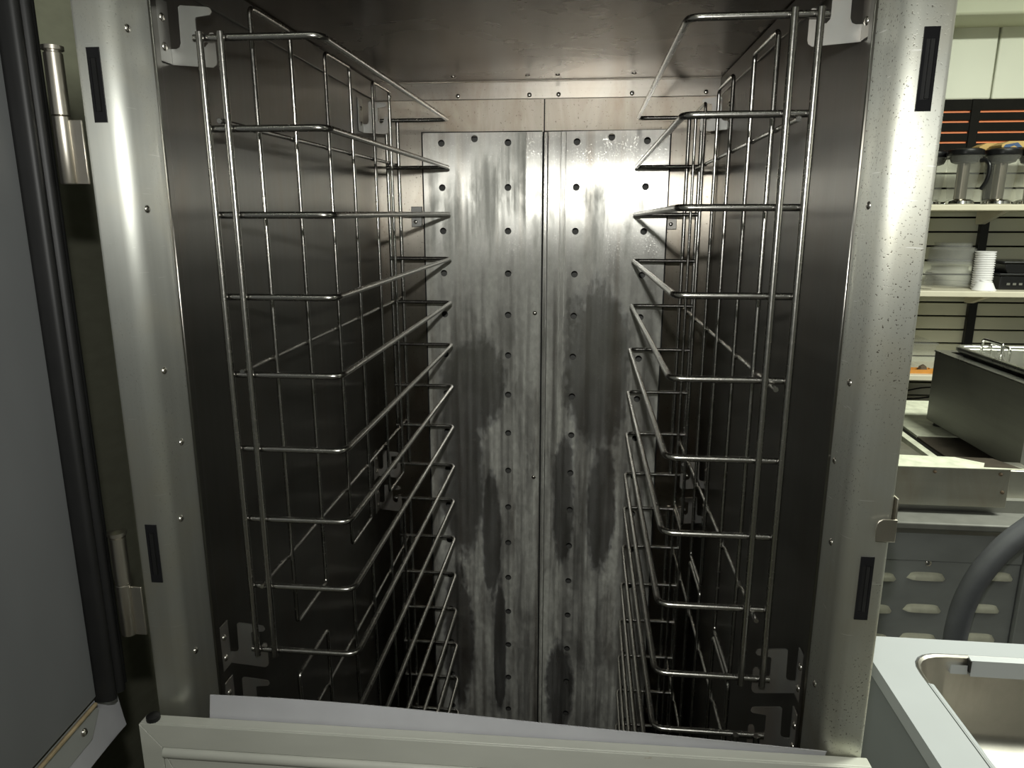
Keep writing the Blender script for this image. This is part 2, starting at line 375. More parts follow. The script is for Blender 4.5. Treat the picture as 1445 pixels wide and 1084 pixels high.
struct(MB().box(-0.4, 2.99, 2.30, 2.525, 2.262, 2.70), 'trim_1', 'soffit', 'cream soffit beam along the top of the far wall', 'soffit', bevel=0.01)

# black slatted grille with an orange board behind it
g = thing('wall_grille', (1.95, 2.47, 1.79), 'black slatted grille with orange lines showing between its slats', 'grille')
build(MB().box(1.10, 2.80, 2.497, 2.499, 1.80, 1.99), 'backing_board', 'orange', g)
zr = [2.003, 1.9589, 1.9218, 1.8817, 1.8442, 1.806, 1.785]
gs = None
for a, b in zip(zr[:-1], zr[1:]):
    t, u = (a - 0.0045 if a < 2.0 else a), b + (0.0045 if b > 1.80 else 0)
    for xa, xb in ((1.10, 1.572), (1.606, 2.80)):
        build(MB().box(xa, xb, 2.488, 2.494, u, t), 'slat', 'black_paint', g, bevel=0.0008)
build(MB().box(1.572, 1.606, 2.484, 2.496, 1.785, 2.003), 'post', 'black_paint', g, bevel=0.002)

# shelving on the far wall
def shelf(py, label, yf, th=0.022, xa=1.15, xb=2.7, sec=None):
    z = onY(1390, py, yf).z
    t = thing('wall_shelf', ((xa + xb) / 2, yf, z - th), label, 'shelf', None)
    build(MB().box(xa, xb, yf, 2.475, z - th, z), 'board', 'shelf', t, bevel=0.003)
    for bx in (1.64, 2.35):
        build(MB().prism([(yf + 0.10, z - th), (2.475, z - th), (2.475, z - th - 0.050), (2.44, z - th - 0.050)], lambda u, w, q: (q, u, w), bx, bx + 0.02), 'bracket', 'shelf', t)
    return z
YS = 2.18
Z1 = shelf(288.5, 'almond shelf carrying the clear pitchers', YS)
Z2 = shelf(411.5, 'almond shelf carrying clear containers and black trays', YS)
Z3 = shelf(531.5, 'almond shelf with the clear box and orange-brown tray', YS, xb=1.75)
pst = build(MB().box(1.664, 1.697, 2.476, 2.498, 0.35, 1.80), 'shelf_standard', 'black_plastic', bevel=0.002)
tag(pst, 'black vertical shelf upright on the slatted wall', 'shelf upright')

# clear pitchers
def pitcher(px, label, ang, y):
    c = onY(px, 287, y); x = c.x
    t = thing('clear_pitcher', (x, y, Z1), label, 'pitcher', 'clear pitchers on the upper shelf')
    def B(mb, n, m, sm=40): return build(mb, n, m, t, smooth=sm)
    B(MB().lathe([(0.045, 0), (0.050, 0.004), (0.048, 0.014), (0.036, 0.020), (0.030, 0.021)], (x, y, Z1), 24), 'base', 'chrome')
    B(MB().lathe([(0.044, 0.0215), (0.047, 0.05), (0.057, 0.16), (0.060, 0.178), (0.0585, 0.178), (0.0555, 0.16), (0.0455, 0.05), (0.0425, 0.0225)], (x, y, Z1), 28, cap=False), 'jar', 'clear')
    B(MB().lathe([(0.021, 0.021), (0.021, 0.150)], (x, y, Z1), 16), 'column', 'column')
    B(MB().lathe([(0.030, 0.150), (0.044, 0.155), (0.052, 0.176), (0.030, 0.178)], (x, y, Z1), 24), 'collar', 'black_plastic')
    B(MB().lathe([(0.060, 0.1785), (0.062, 0.184), (0.060, 0.198), (0.048, 0.203), (0.01, 0.204)], (x, y, Z1), 28), 'lid', 'black_plastic')
    if ang is not None:
        d = Vector((math.cos(ang), math.sin(ang), 0))
        p = [Vector((x, y, Z1)) + d * r + Vector((0, 0, h)) for r, h in ((0.056, 0.158), (0.074, 0.160), (0.088, 0.146), (0.092, 0.110), (0.084, 0.078), (0.070, 0.055))]
        B(MB().tube(fillet(p, 0.02, 4), 0.0078, 8), 'handle', 'black_plastic', 50)
pitcher(1307, 'clear pitcher half hidden behind the cabinet frame', None, 2.40)
pitcher(1353, 'clear pitcher with black curved handle facing forward, beside the cabinet frame', -0.9, 2.295)
pitcher(1405, 'clear pitcher under the cardboard box, right of the handled pitcher', None, 2.30)
pitcher(1451, 'clear pitcher cut off by the right edge of the photo', None, 2.34)
# cardboard boxes behind the pitcher lids
bz = onY(1400, 212, 2.40).z
def carton(x0, x1, y0, y1, z0, z1, label, print_=False):
    t = thing('cardboard_carton', ((x0 + x1) / 2, (y0 + y1) / 2, z0), label, 'carton', 'cartons above the pitchers')
    build(MB().prism([(x0, z0), (x1, z0), (x1, z1), (x0 + 0.025, z1), (x0, z1 - 0.012)], lambda u, w, q: (u, q, w), y0, y1), 'box', 'card', t, bevel=0.002)
    if print_:
        build(MB().prism([(x0 + 0.006, z0 + 0.001), (x0 + 0.072, z0 + 0.001), (x0 + 0.054, z1 - 0.005), (x0 + 0.012, z1 - 0.012)], lambda u, w, q: (u, q, w), y0 - 0.001, y0 - 0.0003), 'printed_panel', 'blue_print', t)
        build(MB().prism([(x0 + 0.028, z0 + 0.001), (x0 + 0.054, z0 + 0.001), (x0 + 0.042, z1 - 0.016)], lambda u, w, q: (u, q, w), y0 - 0.0018, y0 - 0.0011), 'printed_mark', 'card', t)
zc = Z1 + 0.2045
xa = onY(1411, 210, 2.28).x
carton(xa, xa + 0.26, 2.27, 2.36, zc, onY(1430, 199, 2.27).z, 'brown cardboard carton with blue printed panel, on top of the pitchers', True)
xb_ = onY(1382, 210, 2.37).x
carton(xb_, xb_ + 0.115, 2.37, 2.44, zc, onY(1395, 202, 2.37).z, 'brown cardboard carton without print, behind the printed one')

# things on the middle shelf
def jar_box(px0, px1, pyb, pyt, Y, name, label, lidneck):
    a, b = onY(px0, pyb, Y), onY(px1, pyb, Y); top = onY(px0, pyt, Y).z
    return a.x, b.x, top
def container(xc, y, z0, r, h, label):
    t = thing('clear_food_container', (xc, y, z0), label, 'container', 'clear containers on the middle shelf')
    build(MB().lathe([(r * 0.93, 0.0), (r, 0.006), (r, h * 0.74), (r * 0.93, h * 0.82), (r * 0.80, h * 0.86), (r * 0.78, h), (r * 0.75, h), (r * 0.77, h * 0.84), (r * 0.90, h * 0.79), (r * 0.965, h * 0.72), (r * 0.965, 0.010), (0.01, 0.008)], (xc, y, z0), 28, cap=False), 'body', 'clear_grey', t, smooth=35)
    build(MB().lathe([(r * 0.80, h), (r * 0.80, h + 0.004), (0.005, h + 0.004)], (xc, y, z0), 28), 'lid', 'clear_grey', t, smooth=35)
    build(MB().lathe([(r * 1.005, h * 0.22), (r * 1.012, h * 0.24), (r * 1.012, h * 0.27), (r * 1.005, h * 0.29)], (xc, y, z0), 28, cap=False), 'rib', 'clear_grey', t, smooth=35)
xc = onY(1337, 400, 2.37).x
hh = (onY(1341, 344, 2.37).z - Z2)
container(xc, 2.37, Z2, 0.083, hh * 0.47, 'lower clear plastic container, under an equal one on the middle shelf')
container(xc + 0.002, 2.37, Z2 + hh * 0.47 + 0.006, 0.083, hh * 0.50, 'upper clear plastic container stacked on another beside the cups')
t = thing('small_clear_jar', (onY(1303, 400, 2.27).x, 2.27, Z2), 'small clear jar beside the cabinet frame on the middle shelf', 'jar')
build(MB().lathe([(0.030, 0), (0.033, 0.004), (0.033, 0.040), (0.026, 0.050), (0.026, 0.056), (0.005, 0.058)], tuple(t.location), 20), 'body', 'clear', t, smooth=35)
build(MB().lathe([(0.027, 0.0582), (0.027, 0.064), (0.004, 0.065)], tuple(t.location), 20), 'lid', 'clear_grey', t, smooth=35)
# stack of white lids / cups: each tier shows as a ridge
cx = onY(1385, 400, 2.28).x; ztop = onY(1385, 354.5, 2.28).z
t = thing('cup_stack', (cx, 2.28, Z2), 'tall stack of white ridged plastic cups beside the clear containers', 'cup stack', None)
n = 17; hstep = (ztop - Z2) / n
src = None
for k in range(n):
    if src is None:
        src = build(MB().lathe([(0.031, 0.0), (0.033, hstep * 0.45), (0.0355, hstep * 0.6), (0.0355, hstep * 0.92), (0.031, hstep * 0.97), (0.004, hstep * 0.97)], (0, 0, 0), 20), 'cup', 'white_plastic', t, local=True, smooth=40)
    else: share('cup', src, t, (0.0006 * (k % 3 - 1), 0, hstep * k))
bx = onY(1391, 405, 2.21).x
t = thing('white_bowl', (bx, 2.222, Z2), 'white plastic bowl turned upside down in front of the cup stack', 'bowl')
build(MB().lathe([(0.037, 0.003), (0.040, 0.0), (0.041, 0.003), (0.036, 0.010), (0.027, 0.030), (0.020, 0.034), (0.003, 0.035)], tuple(t.location), 24, cap=False), 'shell', 'white_plastic', t, smooth=40)
build(MB().lathe([(0.016, 0.0345), (0.016, 0.038), (0.013, 0.038), (0.013, 0.0352)], tuple(t.location), 20), 'foot_ring', 'white_plastic', t, smooth=40)
x0 = onY(1400, 400, 2.30).x
zt = onY(1420, 385, 2.30).z; zt2 = onY(1420, 368, 2.30).z
t = thing('black_crate', (x0 + 0.15, 2.34, Z2), 'black plastic crate standing on the middle shelf', 'crate', 'black trays on the middle shelf')
c = MB().box(x0 + 0.005, x0 + 0.32, 2.26, 2.42, Z2, zt - 0.008)
build(c, 'body', 'black_plastic', t, bevel=0.004)
build(MB().box(x0 - 0.002, x0 + 0.327, 2.253, 2.427, zt - 0.008, zt), 'rim', 'black_plastic', t, bevel=0.002)
for k in range(4):
    build(MB().box(x0 + 0.03 + k * 0.022, x0 + 0.042 + k * 0.022, 2.2575, 2.2598, Z2 + 0.018, Z2 + 0.026), 'slot', 'equip_dark', t)
t = thing('black_tray', (x0 + 0.16, 2.34, zt), 'black flared tray stacked on the black crate', 'tray', 'black trays on the middle shelf')
build(MB().prism([(x0 + 0.025, zt), (x0 + 0.30, zt), (x0 + 0.33, zt2 - 0.008), (x0 + 0.012, zt2 - 0.008)], lambda u, w, q: (u, q, w), 2.255, 2.42), 'body', 'black_plastic', t, bevel=0.004)
build(MB().box(x0 + 0.004, x0 + 0.338, 2.248, 2.427, zt2 - 0.008, zt2), 'rim', 'black_plastic', t, bevel=0.003)

# lower shelf
xr = onY(1316, 520, 2.28).x; zb = onY(1300, 483, 2.28).z
t = thing('clear_storage_box', (xr - 0.12, 2.36, Z3), 'clear plastic storage box with a lid on the lowest shelf', 'storage box')
bxm = MB()
for q in ((xr - 0.27, xr - 0.268, 2.27, 2.45), (xr - 0.002, xr, 2.27, 2.45), (xr - 0.268, xr - 0.002, 2.27, 2.272), (xr - 0.268, xr - 0.002, 2.448, 2.45)):
    bxm.box(*q, Z3 + 0.001, zb - 0.01)
build(bxm, 'body', 'clear', t)
build(MB().box(xr - 0.275, xr + 0.005, 2.265, 2.455, zb - 0.01, zb), 'lid', 'clear_grey', t, bevel=0.002)
xw = onY(1311, 520, 2.262).x; zw = onY(1300, 518.5, 2.262).z
t = thing('orange_tray', (xw - 0.1, 2.24, Z3), 'orange-brown shallow tray in front of the clear storage box', 'tray')
tm = MB().prism([(xw - 0.22, Z3), (xw - 0.003, Z3), (xw, zw + 0.008), (xw - 0.03, zw), (xw - 0.22, zw - 0.002)], lambda u, w, q: (u, q, w), 2.212, 2.218)
tm.box(xw - 0.22, xw - 0.003, 2.218, 2.255, Z3, Z3 + 0.004); tm.box(xw - 0.22, xw - 0.003, 2.255, 2.261, Z3, zw)
tm.box(xw - 0.006, xw - 0.002, 2.218, 2.255, Z3, zw)
build(tm, 'body', 'wood', t)
bp = onY(1302, 519, 2.235)
build(MB().lathe([(0.020, 0), (0.014, 0.02), (0.003, zw - Z3 + 0.013)], (bp.x, 2.236, Z3 + 0.004), 8), 'wooden_scoop', 'rust', t)
# cables on the slats
def cable(pxs, Y, r, label):
    p = [onY(a, b, Y) for a, b in pxs]
    o = build(MB().tube(fillet(p, 0.05, 4), r, 6), 'power_cable', 'black_plastic', at=p[0], smooth=60); tag(o, label, 'cable', 'cables below the lowest shelf')
cable([(1262, 560), (1276, 552), (1300, 547), (1330, 546)], 2.485, 0.0035, 'upper black cable rising to the right across the slats')
cable([(1262, 562), (1280, 563), (1300, 562), (1330, 557)], 2.472, 0.004, 'lower black cable sagging across the slats')

# ------------------------------------------------------------------ louvered kitchen unit with deck
YF = 0.75
u = thing('cooking_unit', (1.2, 1.05, 0.0), 'worn stainless cooking unit with louvered front and white ledge', 'cooking unit')
build(MB().box(0.62, 1.9, YF + 0.02, 1.50, 0.05, 1.0), 'body', 'equip_dark', u)
build(MB().box(0.62, 1.9, 0.70, YF + 0.02, 0.9605, 0.975), 'lower_ledge', 'duct', u, bevel=0.003)
build(MB().box(0.62, 0.953, 0.735, YF + 0.02, 0.9385, 0.9600), 'fascia', 'equip', u)
build(MB().box(0.62, 0.953, 0.742, YF + 0.02, 0.876, 0.937), 'blank_panel', 'panel_grey', u, bevel=0.001)
lp = build(MB().box(0.62, 0.953, 0.745, YF + 0.02, 0.30, 0.8745), 'louver_panel', 'panel_grey', u, bevel=0.001)
build(MB().box(0.956, 1.9, 0.735, YF + 0.02, 0.30, 0.958), 'side_panel', 'panel_grey', u, bevel=0.001)
# louvres: half-round pressed vents
def louver(x, z, w, lab=None):
    pr = [(0.0, 0.0), (-0.011, 0.0), (-0.010, 0.006), (-0.006, 0.011), (0.0, 0.014)]
    mb = MB(); nn = 10; v = []; m = len(pr)
    for i in range(nn + 1):
        s_ = -1 + 2 * i / nn; k = math.sqrt(max(0.0, 1 - abs(s_) ** 5))
        for a, b in pr: v.append((x + s_ * w / 2, 0.745 + a * k, z + b * k))
    f = [(i * m + j, i * m + (j + 1) % m, (i + 1) * m + (j + 1) % m, (i + 1) * m + j) for i in range(nn) for j in range(m)]
    mb.add(v, f); return build(mb, 'louver', 'louver', lp, smooth=50)
for py, pxs in ((812, (1238, 1307, 1402)), (857, (1232, 1301, 1383)), (898, (1228, 1295, 1377))):
    for q in pxs:
        p = onY(q, py, 0.745); louver(p.x, p.z - 0.007, 0.075)
for q in ((1309.5, 794.5), (1405.5, 801)):
    p = onY(*q, 0.745); build(MB().lathe([(0.006, 0), (0.006, -0.003), (0.003, -0.005)], (p.x, 0.745, p.z), 10, 'y'), 'screw', 'screw', lp, smooth=50)
# upper apron with rusty screws and the scuffed ledge above it
pr_ = onY(1418, 718, YF)
ap = build(MB().box(0.60, 0.909, YF, YF + 0.015, 0.992, 1.0705), 'apron', 'equip', u, bevel=0.001)
for q in ((1319, 665.5), (1412, 669.5), (1414, 695)):
    p = onY(*q, YF); build(MB().lathe([(0.0035, 0), (0.0035, -0.002), (0.001, -0.003)], (p.x, YF, p.z), 8, 'y'), 'screw', 'rust', ap, smooth=50)
build(MB().prism([(0.60, YF - 0.003), (0.935, YF - 0.003), (0.905, YF + 0.060), (0.60, YF + 0.075)], lambda a, b, t_: (a, b, t_), 1.071, 1.0735), 'ledge', 'scuff', u, bevel=0.0006)
build(MB().prism([(0.86, YF + 0.004), (0.875, YF + 0.03), (0.83, YF + 0.066), (0.905, YF + 0.06), (0.93, YF)], lambda a, b, t_: (a, b, t_), 1.0736, 1.0739), 'grease_stain', 'greasy', u)
build(MB().box(0.912, 0.975, YF + 0.035, YF + 0.09, 0.976, 1.058), 'end_block', 'equip', u, bevel=0.003)
build(MB().box(0.60, 0.908, YF + 0.016, YF + 0.075, 1.0, 1.069), 'ledge_box', 'equip_dark', u)
# deck behind the ledge: bright steel strip, dark trough, pale plate, dark plate
build(MB().box(0.62, 0.84, YF + 0.08, 1.50, 1.0, 1.028), 'deck', 'equip', u)
build(MB().prism([(0.845, 0.84), (0.862, 0.84), (0.885, 1.50), (0.866, 1.50)], lambda a, b, t_: (a, b, t_), 1.0, 1.032), 'deck_edge', 'scuff', u, bevel=0.001)
build(MB().prism([(0.865, 0.84), (0.893, 0.84), (0.915, 1.50), (0.888, 1.50)], lambda a, b, t_: (a, b, t_), 1.0, 1.018), 'trough', 'black_paint', u)
build(MB().prism([(0.896, 0.84), (1.88, 0.84), (1.88, 1.13), (0.903, 1.13)], lambda a, b, t_: (a, b, t_), 1.0, 1.022), 'greasy_plate', 'greasy', u, bevel=0.001)
build(MB().prism([(0.9035, 1.132), (1.88, 1.132), (1.88, 1.50), (0.918, 1.50)], lambda a, b, t_: (a, b, t_), 1.0, 1.024), 'pale_plate', 'scuff', u, bevel=0.001)

# steam table well
st = thing('steam_table', (1.2, 1.05, 1.03), 'large grey stainless steam table box standing on the cooking unit deck', 'steam table')
X0, Y0, Y1, ZA, ZB = 0.98, 0.845, 1.258, 1.034, 1.2135
sb = MB(); sb.box(X0, X0 + 0.004, Y0, Y1, ZA, ZB); sb.box(X0 + 0.004, 1.55, Y0, Y0 + 0.004, ZA, ZB); sb.box(X0 + 0.004, 1.55, Y1 - 0.004, Y1, ZA, ZB); sb.box(1.55, 1.554, Y0, Y1, ZA, ZB)
build(sb, 'body', 'equip_dark', st)
build(MB().box(X0 + 0.004, 1.55, Y0 + 0.004, Y1 - 0.004, ZA, ZA + 0.004), 'bottom', 'equip_dark', st)
rm = MB(); rm.box(X0 - 0.002, X0 + 0.025, Y0 - 0.002, Y1 + 0.002, ZB, ZB + 0.003); rm.box(1.53, 1.556, Y0 - 0.002, Y1 + 0.002, ZB, ZB + 0.003)
rm.box(X0 + 0.025, 1.53, Y0 - 0.002, Y0 + 0.025, ZB, ZB + 0.003); rm.box(X0 + 0.025, 1.53, Y1 - 0.025, Y1 + 0.002, ZB, ZB + 0.003)
build(rm, 'rim', 'pan', st)
for fx, fy in ((1.0, Y0 + 0.03), (1.0, Y1 - 0.03), (1.52, Y0 + 0.03), (1.52, Y1 - 0.03)):
    build(MB().lathe([(0.016, 0.0), (0.012, ZA - 1.024)], (fx, fy, 1.024 if fy > 1.13 else 1.022), 12), 'foot', 'rubber', st)
# loose pan sitting in the well, with wire handles
pn = thing('steam_pan', (1.27, 1.05, ZB + 0.004), 'bright stainless pan with rolled rim sitting in the steam table', 'pan')
xa, xb, ya, yb, zt = 1.012, 1.522, 0.874, 1.230, ZB + 0.016
loop = fillet([(xa, ya, zt), (xb, ya, zt), (xb, yb, zt), (xa, yb, zt)], 0.03, 5, True)
build(MB().tube(loop, 0.0075, 8, True), 'rolled_rim', 'pan', pn, smooth=60)
pm = MB(); ring0 = [Vector(p) for p in loop]; cc = Vector((1.267, 1.052, 0)); rings = [ring0]
for k, (s_, dz) in enumerate(((0.97, -0.004), (0.94, -0.10), (0.90, -0.115))):
    rings.append([Vector((cc.x + (p.x - cc.x) * s_, cc.y + (p.y - cc.y) * s_, zt + dz)) for p in ring0])
N_ = len(ring0); v = [p for r_ in rings for p in r_]; f = [(i * N_ + k, i * N_ + (k + 1) % N_, (i + 1) * N_ + (k + 1) % N_, (i + 1) * N_ + k) for i in range(3) for k in range(N_)]
f.append(tuple(range(3 * N_, 4 * N_))); pm.add(v, f); build(pm, 'basin', 'pan', pn, smooth=40)
for k, (p0, p1, ph) in enumerate((((1383, 507), (1411, 516), 22), ((1395, 511), (1421, 521), 15))):
    A = onX(p0[0], p0[1], 1.045 + 0.05 * k); Bp = onX(p1[0], p1[1], 1.045 + 0.05 * k)
    up = 0.050
    build(MB().tube(fillet([A, A + Vector((0, 0, up)), Bp + Vector((0, 0, up)), Bp], 0.008, 4), 0.0035, 8), 'handle', 'chrome', pn, smooth=60)
# grey hose hanging in front of the louvers
hp = [onY(a, b, 0.60) for a, b in ((1520, 700), (1470, 733), (1420, 768), (1383, 808), (1358, 855), (1346, 905), (1344, 960), (1344, 1040))]
ho = build(MB().tube(fillet(hp, 0.05, 4), 0.0195, 14), 'drain_hose', 'hose', at=(hp[-1].x, 0.6, hp[-1].z), smooth=60)
tag(ho, 'thick grey hose curving down in front of the louvered panel', 'hose')

# ------------------------------------------------------------------ sink
sk = thing('utility_sink', (0.85, 0.05, 0.0), 'pale grey enamelled sink counter with chipped steel basin edge', 'sink')
sx0, sx1, sy0, sy1, sz = 0.519, 1.15, -0.40, 0.4145, 0.90
ox0, ox1, oy0, oy1 = 0.576, 1.08, -0.32, 0.376
def ringbox(rect, rad, z, seg=6):
    a, b, c_, d = rect
    return [Vector((p.x, p.y, z)) for p in fillet([(a, c_, z), (b, c_, z), (b, d, z), (a, d, z)], rad, seg, True)]
inner = ringbox((ox0, ox1, oy0, oy1), 0.055, sz); outer = ringbox((sx0, sx1, sy0, sy1), 0.006, sz)
def skin(rings, close_last=False, close_first=False):
    n_ = len(rings[0]); v = [p for r_ in rings for p in r_]
    f = [(i * n_ + k, i * n_ + (k + 1) % n_, (i + 1) * n_ + (k + 1) % n_, (i + 1) * n_ + k) for i in range(len(rings) - 1) for k in range(n_)]
    if close_last: f.append(tuple(range((len(rings) - 1) * n_, len(rings) * n_)))
    if close_first: f.append(tuple(range(n_)))
    return MB().add(v, f)
def drop(r_, dz): return [p + Vector((0, 0, dz)) for p in r_]
def shrink(r_, d, dz):
    c_ = Vector(((ox0 + ox1) / 2, (oy0 + oy1) / 2, 0)); hx, hy = (ox1 - ox0) / 2, (oy1 - oy0) / 2
    return [Vector((c_.x + (p.x - c_.x) * (hx - d) / hx, c_.y + (p.y - c_.y) * (hy - d) / hy, p.z + dz)) for p in r_]
build(skin([drop(inner, -0.022), inner, outer, drop(outer, -0.022), ringbox((sx0 + 0.012, sx1 - 0.012, sy0 + 0.012, sy1 - 0.012), 0.006, sz - 0.022)]), 'counter_top', 'sink_paint', sk, smooth=35)
build(skin([shrink(inner, 0.001, -0.0015), shrink(inner, 0.003, 0.0008), shrink(inner, 0.006, -0.002), shrink(inner, 0.008, -0.02), shrink(inner, 0.012, -0.125), shrink(inner, 0.03, -0.145), shrink(inner, 0.06, -0.150)], close_last=True), 'basin', 'basin', sk, smooth=40)
# painted edging along the far and near lips of the basin
build(MB().prism([(oy1 - 0.002, sz + 0.001), (oy1 - 0.012, sz - 0.002), (oy1 - 0.016, sz - 0.026), (oy1 - 0.008, sz - 0.026)], lambda a, b, t_: (t_, a, b), 0.668, ox1 - 0.05), 'edging_strip', 'sink_paint', sk)
build(MB().prism([(oy1 - 0.0125, sz - 0.010), (oy1 - 0.0145, sz - 0.024), (oy1 - 0.008, sz - 0.024)], lambda a, b, t_: (t_, a, b), 0.640, 0.664), 'edging_chip', 'sink_paint', sk)
build(MB().box(0.6655, 0.6675, oy1 - 0.016, oy1 - 0.006, sz - 0.02, sz - 0.001), 'chip_gap', 'hole', sk)
build(MB().prism([(ox0 + 0.001, sz + 0.001), (ox0 + 0.009, sz - 0.001), (ox0 + 0.011, sz - 0.012), (ox0 + 0.004, sz - 0.012)], lambda a, b, t_: (a, t_, b), oy0 + 0.06, 0.298), 'edging_strip', 'sink_paint', sk)
cab = MB(); sx = 0.014
cab.box(sx0 + sx, sx0 + sx + 0.004, sy0 + sx, sy1 - sx, 0.03, sz - 0.0285); cab.box(sx1 - sx - 0.004, sx1 - sx, sy0 + sx, sy1 - sx, 0.03, sz - 0.0285)
cab.box(sx0 + sx + 0.004, sx1 - sx - 0.004, sy0 + sx, sy0 + sx + 0.004, 0.03, sz - 0.0285); cab.box(sx0 + sx + 0.004, sx1 - sx - 0.004, sy1 - sx - 0.004, sy1 - sx, 0.03, sz - 0.0285)
build(cab, 'side_panels', 'sink_side', sk)
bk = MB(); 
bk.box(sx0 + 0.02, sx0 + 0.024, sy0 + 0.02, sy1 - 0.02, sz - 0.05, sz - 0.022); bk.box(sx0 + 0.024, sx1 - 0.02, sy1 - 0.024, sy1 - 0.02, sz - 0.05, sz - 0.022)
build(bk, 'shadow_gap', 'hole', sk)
for fx in (sx0 + 0.05, sx1 - 0.05):
    for fy in (sy0 + 0.05, sy1 - 0.05): build(MB().lathe([(0.02, 0), (0.015, 0.03)], (fx, fy, 0), 12), 'foot', 'rubber', sk)

# ------------------------------------------------------------------ the holding cabinet
XW, YB, ZC, ZF = 0.300, 0.662, 1.777, 0.30
XO = 0.338; YFR = -0.068
cabt = thing('holding_cabinet', (0, 0.30, 0.0), 'tall stainless steel holding cabinet with its upper door swung open', 'cabinet')
for s in (-1, 1):
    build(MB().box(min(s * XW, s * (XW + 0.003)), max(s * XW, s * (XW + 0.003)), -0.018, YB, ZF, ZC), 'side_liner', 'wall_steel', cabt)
    build(MB().box(min(s * (XO - 0.003), s * XO), max(s * (XO - 0.003), s * XO), -0.03, 0.705, 0.15, 1.97), 'outer_side', 'jamb', cabt)
    # shallow strip below the ceiling along the side
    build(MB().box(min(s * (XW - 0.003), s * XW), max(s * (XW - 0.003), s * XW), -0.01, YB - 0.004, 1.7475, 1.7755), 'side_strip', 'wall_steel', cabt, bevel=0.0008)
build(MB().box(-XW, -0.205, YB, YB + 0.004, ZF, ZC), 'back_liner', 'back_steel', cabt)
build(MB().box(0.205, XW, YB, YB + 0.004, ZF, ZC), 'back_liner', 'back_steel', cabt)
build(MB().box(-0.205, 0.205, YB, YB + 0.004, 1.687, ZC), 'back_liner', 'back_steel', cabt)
build(MB().box(-0.21, 0.21, 0.690, 0.694, ZF, 1.70), 'duct_liner', 'duct', cabt)
build(MB().box(-XO + 0.003, XO - 0.003, 0.70, 0.705, 0.15, 1.97), 'outer_back', 'jamb', cabt)
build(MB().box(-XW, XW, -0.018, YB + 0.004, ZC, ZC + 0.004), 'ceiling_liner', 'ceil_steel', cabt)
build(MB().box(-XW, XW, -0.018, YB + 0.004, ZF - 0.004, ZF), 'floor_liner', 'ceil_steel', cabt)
build(MB().box(-XO, XO, -0.03, 0.705, 1.97, 1.974), 'outer_top', 'jamb', cabt)
build(MB().box(-XO, XO, -0.03, 0.705, 0.146, 0.15), 'outer_bottom', 'jamb', cabt)
# front frame: rolled uprights and the head and sill
def jamb(s):
    R_ = 0.013; pr = [(0.3000, -0.0175), (0.3015, -0.024)]
    cxr, cyr = 0.3025 + R_, YFR + R_
    for k in range(9):
        a = math.pi + (math.pi / 2) * k / 8; pr.append((cxr + R_ * math.cos(a), cyr + R_ * math.sin(a)))
    for k in range(5):
        a = 1.5 * math.pi + (math.pi / 2) * k / 4; pr.append((XO - 0.004 + 0.004 * math.cos(a), YFR + 0.004 + 0.004 * math.sin(a)))
    pr += [(XO, -0.030), (XO - 0.004, -0.030), (XO - 0.004, YFR + 0.004), (0.3065, YFR + 0.010), (0.3065, -0.0175)]
    o = build(MB().prism([(s * a, b) for a, b in pr], lambda a, b, t_: (a, b, t_), 0.15, 1.974), 'front_upright', 'jamb' if s < 0 else 'jamb_pitted', cabt, smooth=30)
    return o
JL, JR = jamb(-1), jamb(1)
build(MB().box(-0.3020, 0.3020, YFR, -0.0185, ZC + 0.002, 1.97), 'head_rail', 'jamb', cabt, bevel=0.008)
build(MB().box(-0.3020, 0.3020, YFR, -0.0185, 0.15, 0.31), 'sill_rail', 'jamb', cabt, bevel=0.008)
# thin bright edge where liner meets upright
for s, J in ((-1, JL), (1, JR)):
    build(MB().box(min(s * 0.2965, s * 0.2995), max(s * 0.2965, s * 0.2995), -0.0215, -0.012, 0.312, ZC - 0.001), 'edge_strip', 'wall_steel', J, bevel=0.0008)
# casters
for fx in (-0.28, 0.28):
    for fy in (0.02, 0.62):
        c_ = build(MB().box(fx - 0.03, fx + 0.03, fy - 0.03, fy + 0.03, 0.11, 0.146), 'caster', 'hinge', cabt, bevel=0.003)
        build(MB().lathe([(0.05, -0.012), (0.055, -0.006), (0.055, 0.006), (0.05, 0.012)], (fx, fy, 0.0555), 20, 'x'), 'wheel', 'rubber', c_, smooth=40)
# rivets on the returns
for s, J, lst in ((-1, JL, ((-0.0491, 1.6971), (-0.0494, 1.5525), (-0.0507, 1.4094), (-0.036, 1.3366), (-0.050, 1.2645), (-0.050, 1.1224))),
                  (1, JR, ((-0.0385, 1.5549), (-0.039, 1.4097), (-0.0245, 1.3353), (-0.0366, 1.2629), (-0.0345, 1.1175)))):
    for yy, zz in lst:
        build(MB().lathe([(0.0036, -s * -0.0005), (0.0034, -s * 0.0010), (0.0018, -s * 0.0020)], (s * 0.3024, yy, zz), 10, 'x'), 'rivet', 'screw', J, smooth=60)
